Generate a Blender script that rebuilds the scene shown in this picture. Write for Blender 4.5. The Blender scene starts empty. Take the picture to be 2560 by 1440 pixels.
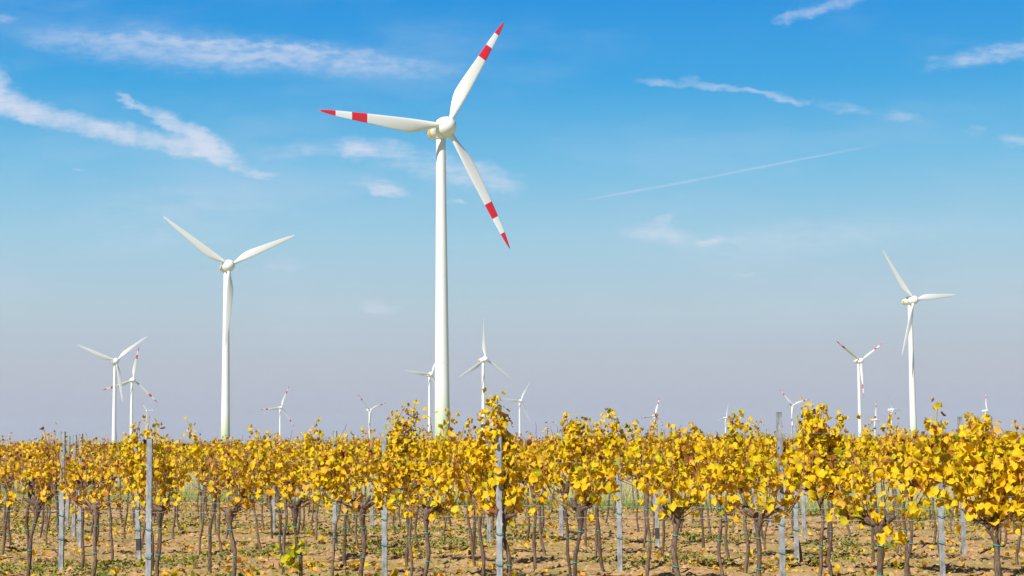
import bpy, math, random
import numpy as np
from mathutils import Matrix, Vector

# ------------------------------------------------------------------ camera, world, sun, exposure
C = bpy.context.scene.collection
SC = bpy.context.scene
F_PX, W_PX = 4267.0, 2560.0
CAM_H = 1.75
PITCH = math.atan(380 / F_PX)
ROLL = math.radians(0.5)
HZ = 1100.0
cF = Vector((0, math.cos(PITCH), math.sin(PITCH)))
R0 = Vector((1, 0, 0)); U0 = Vector((0, -math.sin(PITCH), math.cos(PITCH)))
cU = U0 * math.cos(ROLL) + R0 * math.sin(ROLL)
cR = R0 * math.cos(ROLL) - U0 * math.sin(ROLL)
cam_d = bpy.data.cameras.new('camera'); cam = bpy.data.objects.new('camera', cam_d); C.objects.link(cam)
cam_d.sensor_width = 36; cam_d.lens = 36 * F_PX / W_PX
cam_d.clip_start = 0.2; cam_d.clip_end = 40000
M = Matrix((( cR.x, cU.x, -cF.x, 0), (cR.y, cU.y, -cF.y, 0), (cR.z, cU.z, -cF.z, CAM_H), (0, 0, 0, 1)))
cam.matrix_world = M
SC.camera = cam
SC.view_settings.view_transform = 'Standard'; SC.view_settings.look = 'None'
SC.view_settings.exposure = 0.4; SC.view_settings.gamma = 1.0
SC.cycles.max_bounces = 6; SC.cycles.transparent_max_bounces = 8

SUN_EL, SUN_AZ = math.radians(42), math.radians(36)      # height; how far left of straight behind the camera
to_sun = Vector((-math.sin(SUN_AZ) * math.cos(SUN_EL), -math.cos(SUN_AZ) * math.cos(SUN_EL), math.sin(SUN_EL)))
sd = bpy.data.lights.new('sun', 'SUN'); sd.energy = 4.8; sd.angle = math.radians(0.5); sd.color = (1.0, 0.965, 0.91)
so = bpy.data.objects.new('sun', sd); C.objects.link(so)
so.rotation_euler = to_sun.to_track_quat('Z', 'Y').to_euler()

def lin(r, g, b):
    f = lambda c: (c / 255) / 12.92 if c / 255 <= 0.04045 else ((c / 255 + 0.055) / 1.055) ** 2.4
    return (f(r), f(g), f(b), 1)

def sky_uv(px, py):                                       # direction in the sky -> tangents of azimuth and height
    d = cF + cR * ((px - 1280) / F_PX) - cU * ((py - 720) / F_PX)
    return d.x / d.y, d.z / d.y

def build_world():
    w = bpy.data.worlds.new('World'); SC.world = w; w.use_nodes = True
    nt = w.node_tree; nt.nodes.clear(); N = nt.nodes.new; L = nt.links.new
    def m(op, a, b=None, c=None, clamp=False):
        n = N('ShaderNodeMath'); n.operation = op; n.use_clamp = clamp
        for i, v in enumerate((a, b, c)):
            if v is None: continue
            if isinstance(v, (int, float)): n.inputs[i].default_value = v
            else: L(v, n.inputs[i])
        return n.outputs[0]
    def mapr(v, a, b, c, d, kind='SMOOTHSTEP'):
        n = N('ShaderNodeMapRange'); n.interpolation_type = kind; n.clamp = True if kind == 'LINEAR' else n.clamp
        L(v, n.inputs[0])
        for i, x in enumerate((a, b, c, d)): n.inputs[1 + i].default_value = x
        return n.outputs[0]
    tc = N('ShaderNodeTexCoord')
    sp = N('ShaderNodeSeparateXYZ'); L(tc.outputs['Generated'], sp.inputs[0])
    y = m('MAXIMUM', sp.outputs[1], 0.05)
    u = m('DIVIDE', sp.outputs[0], y); v = m('DIVIDE', sp.outputs[2], y)
    front = mapr(sp.outputs[1], 0.15, 0.6, 0, 1)
    P = N('ShaderNodeCombineXYZ'); L(u, P.inputs[0]); L(v, P.inputs[1])
    # physical sky, graded by height to the colours of this air
    sky = N('ShaderNodeTexSky'); sky.sky_type = 'NISHITA'; sky.sun_disc = False
    sky.sun_elevation = SUN_EL; sky.sun_rotation = math.atan2(to_sun.x, to_sun.y)
    sky.air_density = 1.0; sky.dust_density = 1.0; sky.ozone_density = 2.0
    ns = N('ShaderNodeMix'); ns.data_type = 'RGBA'; ns.blend_type = 'MULTIPLY'; ns.inputs[0].default_value = 1
    L(sky.outputs[0], ns.inputs[6]); ns.inputs[7].default_value = (0.1, 0.1, 0.1, 1)
    ramp = N('ShaderNodeValToRGB'); L(sp.outputs[2], ramp.inputs[0])
    el = ramp.color_ramp.elements
    stops = [(0.0, SKY[0]), (0.012, SKY[1]), (0.04, SKY[2]), (0.075, SKY[3]), (0.117, SKY[4]), (0.160, SKY[5]),
             (0.205, SKY[6]), (0.255, SKY[7]), (0.38, (3, 85, 170)), (0.6, (5, 45, 110)), (1.0, (5, 32, 85))]
    el[0].position, el[0].color = stops[0][0], lin(*stops[0][1]); el[1].position, el[1].color = stops[-1][0], lin(*stops[-1][1])
    for p_, c_ in stops[1:-1]:
        e = el.new(p_); e.color = lin(*c_)
    grade = N('ShaderNodeMix'); grade.data_type = 'RGBA'; grade.inputs[0].default_value = 0.97
    L(ns.outputs[2], grade.inputs[6]); L(ramp.outputs[0], grade.inputs[7])
    # wispy distortion
    def noise(scale, sx, sy, rot, detail=5, rough=0.6, off=0.0):
        mp = N('ShaderNodeMapping'); L(P.outputs[0], mp.inputs[0])
        mp.inputs['Rotation'].default_value = (0, 0, rot); mp.inputs['Scale'].default_value = (sx, sy, 1); mp.inputs['Location'].default_value = (off, off * 0.7, 0)
        n = N('ShaderNodeTexNoise'); n.inputs['Scale'].default_value = scale; n.inputs['Detail'].default_value = detail; n.inputs['Roughness'].default_value = rough
        L(mp.outputs[0], n.inputs['Vector']); return n
    nd = noise(38, 1, 1.6, 0.3, 6, 0.62)
    vs = N('ShaderNodeVectorMath'); vs.operation = 'SUBTRACT'; L(nd.outputs['Color'], vs.inputs[0]); vs.inputs[1].default_value = (0.5, 0.5, 0.5)
    vm = N('ShaderNodeVectorMath'); vm.operation = 'MULTIPLY'; L(vs.outputs[0], vm.inputs[0]); vm.inputs[1].default_value = (0.020, 0.0125, 0)
    va0 = N('ShaderNodeVectorMath'); va0.operation = 'ADD'; L(P.outputs[0], va0.inputs[0]); L(vm.outputs[0], va0.inputs[1])
    nf = noise(120, 1, 2.2, 0.4, 4, 0.6, 5.3)
    vf = N('ShaderNodeVectorMath'); vf.operation = 'SUBTRACT'; L(nf.outputs['Color'], vf.inputs[0]); vf.inputs[1].default_value = (0.5, 0.5, 0.5)
    va = N('ShaderNodeVectorMath'); va.operation = 'MULTIPLY_ADD'; L(vf.outputs[0], va.inputs[0]); va.inputs[1].default_value = (0.016, 0.006, 0); L(va0.outputs[0], va.inputs[2])
    vl = N('ShaderNodeVectorMath'); vl.operation = 'MULTIPLY_ADD'; L(vs.outputs[0], vl.inputs[0]); vl.inputs[1].default_value = (0.0006, 0.00020, 0); L(P.outputs[0], vl.inputs[2])
    def streak(x0, y0, x1, y1, wid, s, crisp=False):
        a = sky_uv(x0, y0); b = sky_uv(x1, y1)
        mp = N('ShaderNodeMapping'); mp.vector_type = 'TEXTURE'; L(P.outputs[0] if wid < 6 else (vl if crisp else va).outputs[0], mp.inputs[0])
        mp.inputs['Location'].default_value = ((a[0] + b[0]) / 2, (a[1] + b[1]) / 2, 0)
        mp.inputs['Rotation'].default_value = (0, 0, math.atan2(b[1] - a[1], b[0] - a[0]))
        mp.inputs['Scale'].default_value = (math.hypot(b[0] - a[0], b[1] - a[1]) / 2 * 1.12, wid / F_PX, 1)
        ln = N('ShaderNodeVectorMath'); ln.operation = 'LENGTH'; L(mp.outputs[0], ln.inputs[0])
        return mapr(ln.outputs['Value'], 0.3 if crisp else 0.04, 0.97, s, 0)
    def total(lst):
        t = None
        for q in lst:
            r = streak(*q); t = r if t is None else m('ADD', t, r)
        return t
    thick = total(CLOUD_THICK); thin = total(CLOUD_THIN); tuft = total(CLOUD_TUFT); crisp = total(CLOUD_CRISP)
    fibre = noise(30, 1, 4.5, 0.45, 7, 0.68, 3.1); puff = noise(60, 1.3, 1, 0.5, 5, 0.6, 1.7)
    k1 = mapr(fibre.outputs[0], 0.30, 0.66, 0.15, 1.3); k2 = mapr(puff.outputs[0], 0.3, 0.7, 0.62, 1.2)
    d1 = m('MULTIPLY', thick, m('MULTIPLY', mapr(fibre.outputs[0], 0.25, 0.66, 0.55, 1.6), k2))
    d2 = m('MULTIPLY', thin, m('MULTIPLY', k1, k2))
    tn = noise(75, 1, 2.6, 1.0, 4, 0.55, 4.4); d4 = m('MULTIPLY', tuft, mapr(tn.outputs[0], 0.34, 0.64, 0.4, 1.6))
    veil = noise(5, 1, 3.2, 0.1, 6, 0.6, 7.7); d3 = mapr(veil.outputs[0], 0.46, 0.78, 0, 0.16)
    d3 = m('MULTIPLY', d3, mapr(sp.outputs[2], 0.01, 0.1, 0.2, 1.0))
    dens = m('ADD', m('ADD', m('ADD', d1, d4), d2), m('ADD', m('MULTIPLY', crisp, k2), d3))
    dens = m('MULTIPLY', m('DIVIDE', dens, m('MULTIPLY_ADD', dens, 0.55, 0.85)), front)
    dens = m('MINIMUM', dens, 0.85)
    mix = N('ShaderNodeMix'); mix.data_type = 'RGBA'; L(dens, mix.inputs[0]); L(grade.outputs[2], mix.inputs[6])
    mix.inputs[7].default_value = lin(222, 227, 243)
    bg = N('ShaderNodeBackground'); L(mix.outputs[2], bg.inputs[0]); bg.inputs[1].default_value = 2 ** -SC.view_settings.exposure
    out = N('ShaderNodeOutputWorld'); L(bg.outputs[0], out.inputs[0])
    w.cycles.sampling_method = 'MANUAL'; w.cycles.sample_map_resolution = 512

SKY = [(176, 180, 199), (180, 183, 200), (187, 192, 205), (182, 204, 216), (160, 206, 228), (110, 190, 230), (48, 165, 227), (0, 146, 224)]
# long streaks of cirrus: from, to, half width (photo-scale units of arc), strength
CLOUD_THICK = [(-80, 170, 30, 285, 78, .9), (-60, 235, 200, 310, 48, .9), (100, 280, 430, 365, 38, .85), (330, 338, 610, 402, 36, .8),
               (272, 230, 400, 298, 17, .6), (350, 268, 500, 350, 30, .6), (430, 310, 600, 400, 36, .8), (470, 330, 560, 390, 44, .5)]
CLOUD_TUFT = [(10, 88, 440, 122, 44, .22), (230, 103, 820, 158, 62, .27), (460, 118, 1060, 168, 58, .27), (750, 150, 1200, 184, 42, .22), (200, 85, 700, 112, 16, .22), (500, 106, 1000, 138, 16, .25)]
CLOUD_THIN = [
              (0, 80, 900, 165, 90, .25), (480, 385, 650, 428, 26, .6), (600, 425, 705, 442, 14, .7), (820, 355, 970, 385, 34, .6), (870, 372, 1090, 400, 50, .5),
              (870, 452, 1045, 490, 26, .85), (1000, 395, 1190, 440, 62, .45), (1090, 415, 1330, 475, 52, .62), (1105, 493, 1175, 504, 12, .6),
              (2290, 168, 2680, 100, 40, .62), (2030, 260, 2200, 281, 22, .34), (2180, 282, 2330, 301, 22, .24), (2400, 328, 2480, 330, 20, .4), (2480, 352, 2610, 356, 20, .4),
              (1540, 570, 1740, 592, 38, .6), (1620, 562, 1710, 535, 15, .5), (1715, 605, 1875, 601, 18, .65), (885, 750, 1005, 774, 26, .5), (640, 660, 780, 668, 24, .25),
              (560, 390, 1020, 362, 34, .3), (1820, 686, 1900, 688, 10, .35), (165, 427, 215, 430, 9, .45), (-30, 50, 60, 46, 22, .35),
              (1500, 640, 2500, 560, 70, .22), (0, 560, 900, 470, 80, .16), (100, 640, 700, 560, 50, .14)]
CLOUD_CRISP = [(1590, 201, 1730, 212, 15, .34), (1680, 207, 1860, 226, 16, .36), (1790, 215, 1940, 243, 15, .46), (1880, 235, 2040, 253, 15, .46), (1690, 198, 1760, 199, 12, .2),
               (1920, 56, 2010, 27, 18, .32), (1950, 42, 2090, 8, 22, .36), (2030, 20, 2170, -10, 22, .36),
               (1420, 508, 1700, 457, 5.5, .26), (1560, 484, 1850, 429, 5.5, .32), (1720, 453, 2060, 387, 5.2, .32), (1930, 412, 2210, 359, 4.6, .26)]
build_world()

# ------------------------------------------------------------------ helpers
def tag(o, label=None, cat=None, group=None, kind=None):
    if label: o['label'] = label
    if cat: o['category'] = cat
    if group: o['group'] = group
    if kind: o['kind'] = kind
    return o
def empty(name, loc, rz=0.0):
    o = bpy.data.objects.new(name, None); C.objects.link(o); o.location = loc; o.rotation_euler = (0, 0, rz)
    o.empty_display_size = 0.2; return o
def link(name, me, parent=None):
    o = bpy.data.objects.new(name, me); C.objects.link(o)
    if parent: o.parent = parent
    return o
def mesh_np(name, V, Fc, mat, smooth=True, tone=None):
    """Fc: array n x k (all faces the same size) or a list of faces"""
    me = bpy.data.meshes.new(name)
    V = np.asarray(V, dtype=np.float32)
    if isinstance(Fc, np.ndarray):
        n, k = Fc.shape
        me.vertices.add(len(V)); me.vertices.foreach_set('co', V.ravel())
        me.loops.add(n * k); me.loops.foreach_set('vertex_index', Fc.astype(np.int32).ravel())
        me.polygons.add(n); me.polygons.foreach_set('loop_start', np.arange(0, n * k, k, dtype=np.int32))
        me.update(calc_edges=True)
    else:
        me.from_pydata([tuple(map(float, v)) for v in V], [], [tuple(int(i) for i in f) for f in Fc])
        me.update()
    if smooth: me.polygons.foreach_set('use_smooth', np.ones(len(me.polygons), dtype=bool))
    if tone is not None:
        a = me.attributes.new('tone', 'FLOAT', 'POINT'); a.data.foreach_set('value', np.asarray(tone, dtype=np.float32))
    me.materials.append(mat); return me

class Geo:
    def __init__(s): s.V = []; s.F = []; s.n = 0
    def add(s, V, Fc):
        s.V += [tuple(v) for v in V]; s.F += [tuple(i + s.n for i in f) for f in Fc]; s.n += len(V)
    def tube(s, pts, rad, k=8, cap=True, seed=0.0, rough=0.0):
        V = []; Fc = []; n = len(pts)
        for i, p in enumerate(pts):
            p = Vector(p); d = (Vector(pts[min(i + 1, n - 1)]) - Vector(pts[max(i - 1, 0)])).normalized()
            a = d.cross(Vector((0.13, 1, 0.07)));  a = a.normalized() if a.length > 1e-4 else Vector((1, 0, 0)); b = d.cross(a)
            for j in range(k):
                t = 2 * math.pi * j / k
                r = rad[i] * (1 + rough * (math.sin(3 * t + seed + i * 0.9) * 0.5 + math.sin(5 * t - i * 1.7 + seed * 2) * 0.35 + math.sin(i * 2.3 + seed * 3) * 0.5))
                V.append(p + (a * math.cos(t) + b * math.sin(t)) * r)
        for i in range(n - 1):
            for j in range(k):
                Fc.append((i * k + j, i * k + (j + 1) % k, (i + 1) * k + (j + 1) % k, (i + 1) * k + j))
        if cap: Fc.append(tuple(range(k - 1, -1, -1))); Fc.append(tuple((n - 1) * k + j for j in range(k)))
        s.add(V, Fc)
    def lathe(s, prof, k=32, a=Vector((1, 0, 0)), o=Vector((0, 0, 0))):
        """profile of (distance along axis a, radius)"""
        z = Vector((0, 0, 1)) if abs(a.z) < 0.9 else Vector((1, 0, 0)); e = a.cross(z).normalized(); g = a.cross(e)
        V = []; Fc = []
        for x, r in prof:
            for j in range(k):
                t = 2 * math.pi * j / k; V.append(o + a * x + (e * math.cos(t) + g * math.sin(t)) * r)
        for i in range(len(prof) - 1):
            for j in range(k): Fc.append((i * k + j, (i + 1) * k + j, (i + 1) * k + (j + 1) % k, i * k + (j + 1) % k))
        Fc.append(tuple(range(k))); Fc.append(tuple((len(prof) - 1) * k + j for j in range(k - 1, -1, -1)))
        s.add(V, Fc)
    def box(s, c, d):
        V = [(c[0] + x * d[0] / 2, c[1] + y * d[1] / 2, c[2] + z * d[2] / 2) for x in (-1, 1) for y in (-1, 1) for z in (-1, 1)]
        s.add(V, [(0, 1, 3, 2), (4, 6, 7, 5), (0, 4, 5, 1), (2, 3, 7, 6), (0, 2, 6, 4), (1, 5, 7, 3)])
    def mesh(s, name, mat, smooth=True):
        me = mesh_np(name, s.V, s.F, mat, smooth)
        return me

_rs = np.random.RandomState(7)
_lat = _rs.rand(256, 256)
def vnoise(x, y):
    xi = np.floor(x).astype(int); yi = np.floor(y).astype(int); fx = x - xi; fy = y - yi
    fx = fx * fx * (3 - 2 * fx); fy = fy * fy * (3 - 2 * fy)
    g = lambda a, b: _lat[a % 256, b % 256]
    return (g(xi, yi) * (1 - fx) + g(xi + 1, yi) * fx) * (1 - fy) + (g(xi, yi + 1) * (1 - fx) + g(xi + 1, yi + 1) * fx) * fy
def fbm(x, y, o=4):
    t = 0; a = 0.5
    for i in range(o): t = t + a * vnoise(x * 2 ** i + 17.3 * i, y * 2 ** i + 5.1 * i); a *= 0.5
    return t

# ------------------------------------------------------------------ materials
def mat(name):
    m = bpy.data.materials.new(name); m.use_nodes = True
    nt = m.node_tree; b = nt.nodes['Principled BSDF']; return m, nt, b
def nn(nt, t, **k):
    n = nt.nodes.new(t)
    for a, v in k.items(): setattr(n, a, v)
    return n
def ramp(nt, src, stops, interp='LINEAR'):
    r = nn(nt, 'ShaderNodeValToRGB'); r.color_ramp.interpolation = interp; e = r.color_ramp.elements
    e[0].position, e[0].color = stops[0][0], (*stops[0][1], 1); e[1].position, e[1].color = stops[-1][0], (*stops[-1][1], 1)
    for p, c in stops[1:-1]:
        q = e.new(p); q.color = (*c, 1)
    nt.links.new(src, r.inputs[0]); return r
def noise_node(nt, scale, detail=4, vec=None, rough=0.55, coord='Object'):
    n = nn(nt, 'ShaderNodeTexNoise'); n.inputs['Scale'].default_value = scale; n.inputs['Detail'].default_value = detail; n.inputs['Roughness'].default_value = rough
    if vec is None:
        tc = nn(nt, 'ShaderNodeTexCoord'); vec = tc.outputs[coord]
    nt.links.new(vec, n.inputs['Vector']); return n
def mixc(nt, fac, a, b, blend='MIX'):
    n = nn(nt, 'ShaderNodeMix', data_type='RGBA', blend_type=blend)
    if isinstance(fac, float): n.inputs[0].default_value = fac
    else: nt.links.new(fac, n.inputs[0])
    for i, v in ((6, a), (7, b)):
        if isinstance(v, tuple): n.inputs[i].default_value = (*v[:3], 1)
        else: nt.links.new(v, n.inputs[i])
    return n.outputs[2]
def bump(nt, b, src, strength, dist):
    n = nn(nt, 'ShaderNodeBump'); n.inputs['Strength'].default_value = strength; n.inputs['Distance'].default_value = dist
    nt.links.new(src, n.inputs['Height']); nt.links.new(n.outputs[0], b.inputs['Normal'])

def mk_leaf(name, stops, trans=0.35):
    m, nt, b = mat(name); out = nt.nodes['Material Output']
    at = nn(nt, 'ShaderNodeAttribute', attribute_name='tone')
    r = ramp(nt, at.outputs['Fac'], stops)
    ns = noise_node(nt, 22, 3); k = ramp(nt, ns.outputs[0], [(0.3, (0.8, 0.72, 0.6)), (0.62, (1, 1, 1))])
    col = mixc(nt, 1.0, r.outputs[0], k.outputs[0], 'MULTIPLY')
    nt.links.new(col, b.inputs['Base Color']); b.inputs['Roughness'].default_value = 0.55; b.inputs['Specular IOR Level'].default_value = 0.15
    t = nn(nt, 'ShaderNodeBsdfTranslucent'); nt.links.new(col, t.inputs[0])
    mx = nn(nt, 'ShaderNodeMixShader'); mx.inputs[0].default_value = trans
    nt.links.new(b.outputs[0], mx.inputs[1]); nt.links.new(t.outputs[0], mx.inputs[2]); nt.links.new(mx.outputs[0], out.inputs[0])
    return m
LEAF = mk_leaf('autumn_leaf', [(0.0, (0.34, 0.38, 0.018)), (0.14, (0.64, 0.55, 0.012)), (0.36, (0.82, 0.58, 0.010)), (0.60, (0.84, 0.53, 0.016)),
                               (0.74, (0.78, 0.42, 0.07)), (0.84, (0.52, 0.22, 0.04)), (0.93, (0.34, 0.13, 0.04)), (1.0, (0.16, 0.07, 0.03))], 0.3)
WEED = mk_leaf('weed_leaf', [(0.0, (0.10, 0.17, 0.02)), (0.4, (0.21, 0.30, 0.04)), (0.7, (0.36, 0.35, 0.08)), (1.0, (0.55, 0.44, 0.18))], 0.3)
DRYGRASS = mk_leaf('meadow_grass', [(0.0, (0.18, 0.27, 0.04)), (0.35, (0.40, 0.44, 0.12)), (0.7, (0.68, 0.62, 0.32)), (1.0, (0.80, 0.70, 0.42))], 0.25)

def mk_bark():
    m, nt, b = mat('vine_bark'); tc = nn(nt, 'ShaderNodeTexCoord'); mp = nn(nt, 'ShaderNodeMapping'); mp.inputs['Scale'].default_value = (1, 1, 0.18)
    nt.links.new(tc.outputs['Object'], mp.inputs[0])
    n = noise_node(nt, 85, 5, mp.outputs[0], 0.65); r = ramp(nt, n.outputs[0], [(0.30, (0.05, 0.033, 0.022)), (0.5, (0.17, 0.118, 0.082)), (0.70, (0.36, 0.28, 0.21))])
    oi = nn(nt, 'ShaderNodeObjectInfo'); k = ramp(nt, oi.outputs['Random'], [(0, (0.55, 0.5, 0.47)), (1, (1.1, 1.05, 1.0))])
    nt.links.new(mixc(nt, 1.0, r.outputs[0], k.outputs[0], 'MULTIPLY'), b.inputs['Base Color']); b.inputs['Roughness'].default_value = 0.9
    bump(nt, b, n.outputs[0], 0.8, 0.02); return m
BARK = mk_bark()
def mk_cane():
    m, nt, b = mat('cane_bark'); n = noise_node(nt, 30, 3)
    r = ramp(nt, n.outputs[0], [(0.3, (0.16, 0.06, 0.03)), (0.7, (0.42, 0.20, 0.10))]); nt.links.new(r.outputs[0], b.inputs['Base Color']); b.inputs['Roughness'].default_value = 0.7; return m
CANE = mk_cane()
def mk_post():
    m, nt, b = mat('weathered_steel_post'); tc = nn(nt, 'ShaderNodeTexCoord'); mp = nn(nt, 'ShaderNodeMapping'); mp.inputs['Scale'].default_value = (1, 1, 0.25)
    nt.links.new(tc.outputs['Object'], mp.inputs[0]); n = noise_node(nt, 26, 5, mp.outputs[0], 0.65)
    r = ramp(nt, n.outputs[0], [(0.34, (0.13, 0.14, 0.145)), (0.5, (0.28, 0.30, 0.31)), (0.68, (0.42, 0.44, 0.44))])
    nt.links.new(r.outputs[0], b.inputs['Base Color']); b.inputs['Roughness'].default_value = 0.6; b.inputs['Metallic'].default_value = 0.15; bump(nt, b, n.outputs[0], 0.3, 0.004); return m
POST = mk_post()
def mk_plain(name, col, rough=0.5, metal=0.0, var=0.12, scale=6.0):
    m, nt, b = mat(name); n = noise_node(nt, scale, 4)
    lo = tuple(c * (1 - var) for c in col); hi = tuple(min(1, c * (1 + var)) for c in col)
    r = ramp(nt, n.outputs[0], [(0.3, lo), (0.7, hi)]); nt.links.new(r.outputs[0], b.inputs['Base Color']); b.inputs['Roughness'].default_value = rough; b.inputs['Metallic'].default_value = metal; return m
TIE = mk_plain('turquoise_tie', (0.03, 0.33, 0.27), 0.5)
SLEEVE = mk_plain('black_sleeve', (0.03, 0.035, 0.04), 0.6)
WIRE = mk_plain('galvanised_wire', (0.32, 0.33, 0.33), 0.6, 0.2)
WHITE = mk_plain('white_gelcoat', (0.80, 0.795, 0.77), 0.35, 0, 0.03, 0.5)
DARK = mk_plain('dark_metal', (0.05, 0.055, 0.06), 0.5)
AMBER = mk_plain('amber_emblem', (0.85, 0.42, 0.01), 0.5, 0, 0.2, 3)
def mk_blade(name, red):
    m, nt, b = mat(name)
    if red:
        tc = nn(nt, 'ShaderNodeTexCoord'); sp = nn(nt, 'ShaderNodeSeparateXYZ'); nt.links.new(tc.outputs['Object'], sp.inputs[0])
        d = nn(nt, 'ShaderNodeMath', operation='DIVIDE'); nt.links.new(sp.outputs[2], d.inputs[0]); d.inputs[1].default_value = 35.5
        Wc = (0.80, 0.78, 0.72); Rc = (0.72, 0.012, 0.02)
        r = ramp(nt, d.outputs[0], [(0.0, Wc), (0.630, Rc), (0.748, (0.84, 0.84, 0.83)), (0.874, Rc), (1.0, Rc)], 'CONSTANT')
        nt.links.new(r.outputs[0], b.inputs['Base Color'])
    else: b.inputs['Base Color'].default_value = (0.80, 0.785, 0.74, 1)
    b.inputs['Roughness'].default_value = 0.4; return m
BLADE_RED = mk_blade('white_blade_with_red_bands', True); BLADE_WHITE = mk_blade('white_blade', False)
def mk_tower(name, green_top):
    m, nt, b = mat(name); tc = nn(nt, 'ShaderNodeTexCoord'); sp = nn(nt, 'ShaderNodeSeparateXYZ'); nt.links.new(tc.outputs['Object'], sp.inputs[0])
    d = nn(nt, 'ShaderNodeMath', operation='DIVIDE'); nt.links.new(sp.outputs[2], d.inputs[0]); d.inputs[1].default_value = 100
    g = green_top / 100   # the tower foot is painted in rings that pale from green to white
    r = ramp(nt, d.outputs[0], [(0.0, (0.34, 0.43, 0.22)), (g * .25, (0.46, 0.54, 0.33)), (g * .5, (0.58, 0.64, 0.46)), (g * .74, (0.70, 0.73, 0.62)), (g, (0.80, 0.795, 0.775))], 'LINEAR')
    mp = nn(nt, 'ShaderNodeMapping'); mp.inputs['Scale'].default_value = (1, 1, 0.03); nt.links.new(tc.outputs['Object'], mp.inputs[0])
    n = noise_node(nt, 1.6, 5, mp.outputs[0]); k = ramp(nt, n.outputs[0], [(0.3, (0.93, 0.93, 0.92)), (0.65, (1, 1, 1))])
    nt.links.new(mixc(nt, 1.0, r.outputs[0], k.outputs[0], 'MULTIPLY'), b.inputs['Base Color']); b.inputs['Roughness'].default_value = 0.45; return m
TOWER = mk_tower('tower_paint_green_foot', 15.5)

def mk_soil():
    m, nt, b = mat('dry_vineyard_soil'); tc = nn(nt, 'ShaderNodeTexCoord'); V = tc.outputs['Object']
    n1 = noise_node(nt, 0.55, 5, V, 0.6); n2 = noise_node(nt, 7, 6, V, 0.65); n3 = noise_node(nt, 38, 4, V, 0.7)
    soil = ramp(nt, n2.outputs[0], [(0.28, (0.28, 0.165, 0.075)), (0.5, (0.52, 0.325, 0.155)), (0.7, (0.66, 0.44, 0.23))])
    fine = ramp(nt, n3.outputs[0], [(0.3, (0.72, 0.70, 0.68)), (0.6, (1.08, 1.06, 1.04))])
    c = mixc(nt, 1.0, soil.outputs[0], fine.outputs[0], 'MULTIPLY')
    n4 = noise_node(nt, 2.2, 6, V, 0.7)
    ad = nn(nt, 'ShaderNodeMath', operation='MULTIPLY_ADD'); nt.links.new(n4.outputs[0], ad.inputs[0]); ad.inputs[1].default_value = 0.75
    md = nn(nt, 'ShaderNodeMath', operation='MULTIPLY'); nt.links.new(n1.outputs[0], md.inputs[0]); md.inputs[1].default_value = 0.4; nt.links.new(md.outputs[0], ad.inputs[2])
    wf = ramp(nt, ad.outputs[0], [(0.53, (0, 0, 0)), (0.68, (0.7, 0.7, 0.7))])
    c = mixc(nt, wf.outputs[0], c, (0.24, 0.24, 0.06))
    # far from the vines the land is mown meadow and stubble
    sp = nn(nt, 'ShaderNodeSeparateXYZ'); nt.links.new(V, sp.inputs[0])
    s = nn(nt, 'ShaderNodeMath', operation='MULTIPLY_ADD'); nt.links.new(sp.outputs[0], s.inputs[0]); s.inputs[1].default_value = 0.75; nt.links.new(sp.outputs[1], s.inputs[2])
    e1 = nn(nt, 'ShaderNodeMapRange'); nt.links.new(s.outputs[0], e1.inputs[0]); e1.inputs[1].default_value = 44.6; e1.inputs[2].default_value = 45.8
    c = mixc(nt, e1.outputs[0], c, (0.34, 0.34, 0.13))
    nt.links.new(c, b.inputs['Base Color']); b.inputs['Roughness'].default_value = 1.0; b.inputs['Specular IOR Level'].default_value = 0.1
    bump(nt, b, n3.outputs[0], 0.6, 0.03); return m
SOIL = mk_soil()

# ------------------------------------------------------------------ layout of the vineyard
SL = 0.45                                                  # rows run obliquely: y = s - SL * x
ROWS = [18.0, 20.9, 23.4, 26.1, 28.8, 31.4, 34.1, 36.8, 39.5, 42.2, 44.9]
FAR_ROWS = [76 + 2.8 * i for i in range(26)]
ROW_ANG = math.atan2(-SL, 1.0)
EDGE = 45.4                                                # the first block ends along y = EDGE - 0.75 x
def in_block(x, y): return y + 0.75 * x < EDGE - .5
def px_of(X, s): return 1280 + F_PX * X / (s - SL * X)
def X_of(px, s): a = (px - 1280) / F_PX; return s * a / (1 + SL * a)

def ground_drop(y):                                        # the plain falls away gently far off
    t = np.clip((y - 700) / 1800.0, 0, 1); return -26 * t * t * (3 - 2 * t)

def build_ground():
    def axis(lo, a, b, hi, st, n):
        left = a - np.geomspace(st, a - lo + st, n)[::-1] + 0; right = b + np.geomspace(st, hi - b + st, n)
        return np.concatenate([left, np.arange(a, b, st), right])
    xs = axis(-9000, -17, 17, 9000, 0.07, 42); ys = axis(-80, 15, 50, 14000, 0.09, 48)
    X, Y = np.meshgrid(xs, ys); S = Y + SL * X
    mask = np.clip((22 - np.abs(X)) / 4, 0, 1) * np.clip((54 - Y) / 4, 0, 1) * np.clip((Y - 8) / 4, 0, 1)
    Z = (fbm(X * 0.7, Y * 0.7, 3) - 0.45) * 0.10 + (fbm(X * 3.1, Y * 2.2, 3) - 0.45) * 0.10 + np.maximum(fbm(X * 7, Y * 6, 2) - 0.42, 0) * 0.16
    Z = Z * mask + ground_drop(Y) + 0.0
    nx, ny = len(xs), len(ys)
    V = np.stack([X, Y, Z], -1).reshape(-1, 3)
    i = np.arange(nx - 1)[None, :] + np.arange(ny - 1)[:, None] * nx
    Fc = np.stack([i, i + 1, i + nx + 1, i + nx], -1).reshape(-1, 4)
    o = link('ground', mesh_np('ground', V, Fc, SOIL)); o['kind'] = 'structure'
build_ground()

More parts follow.
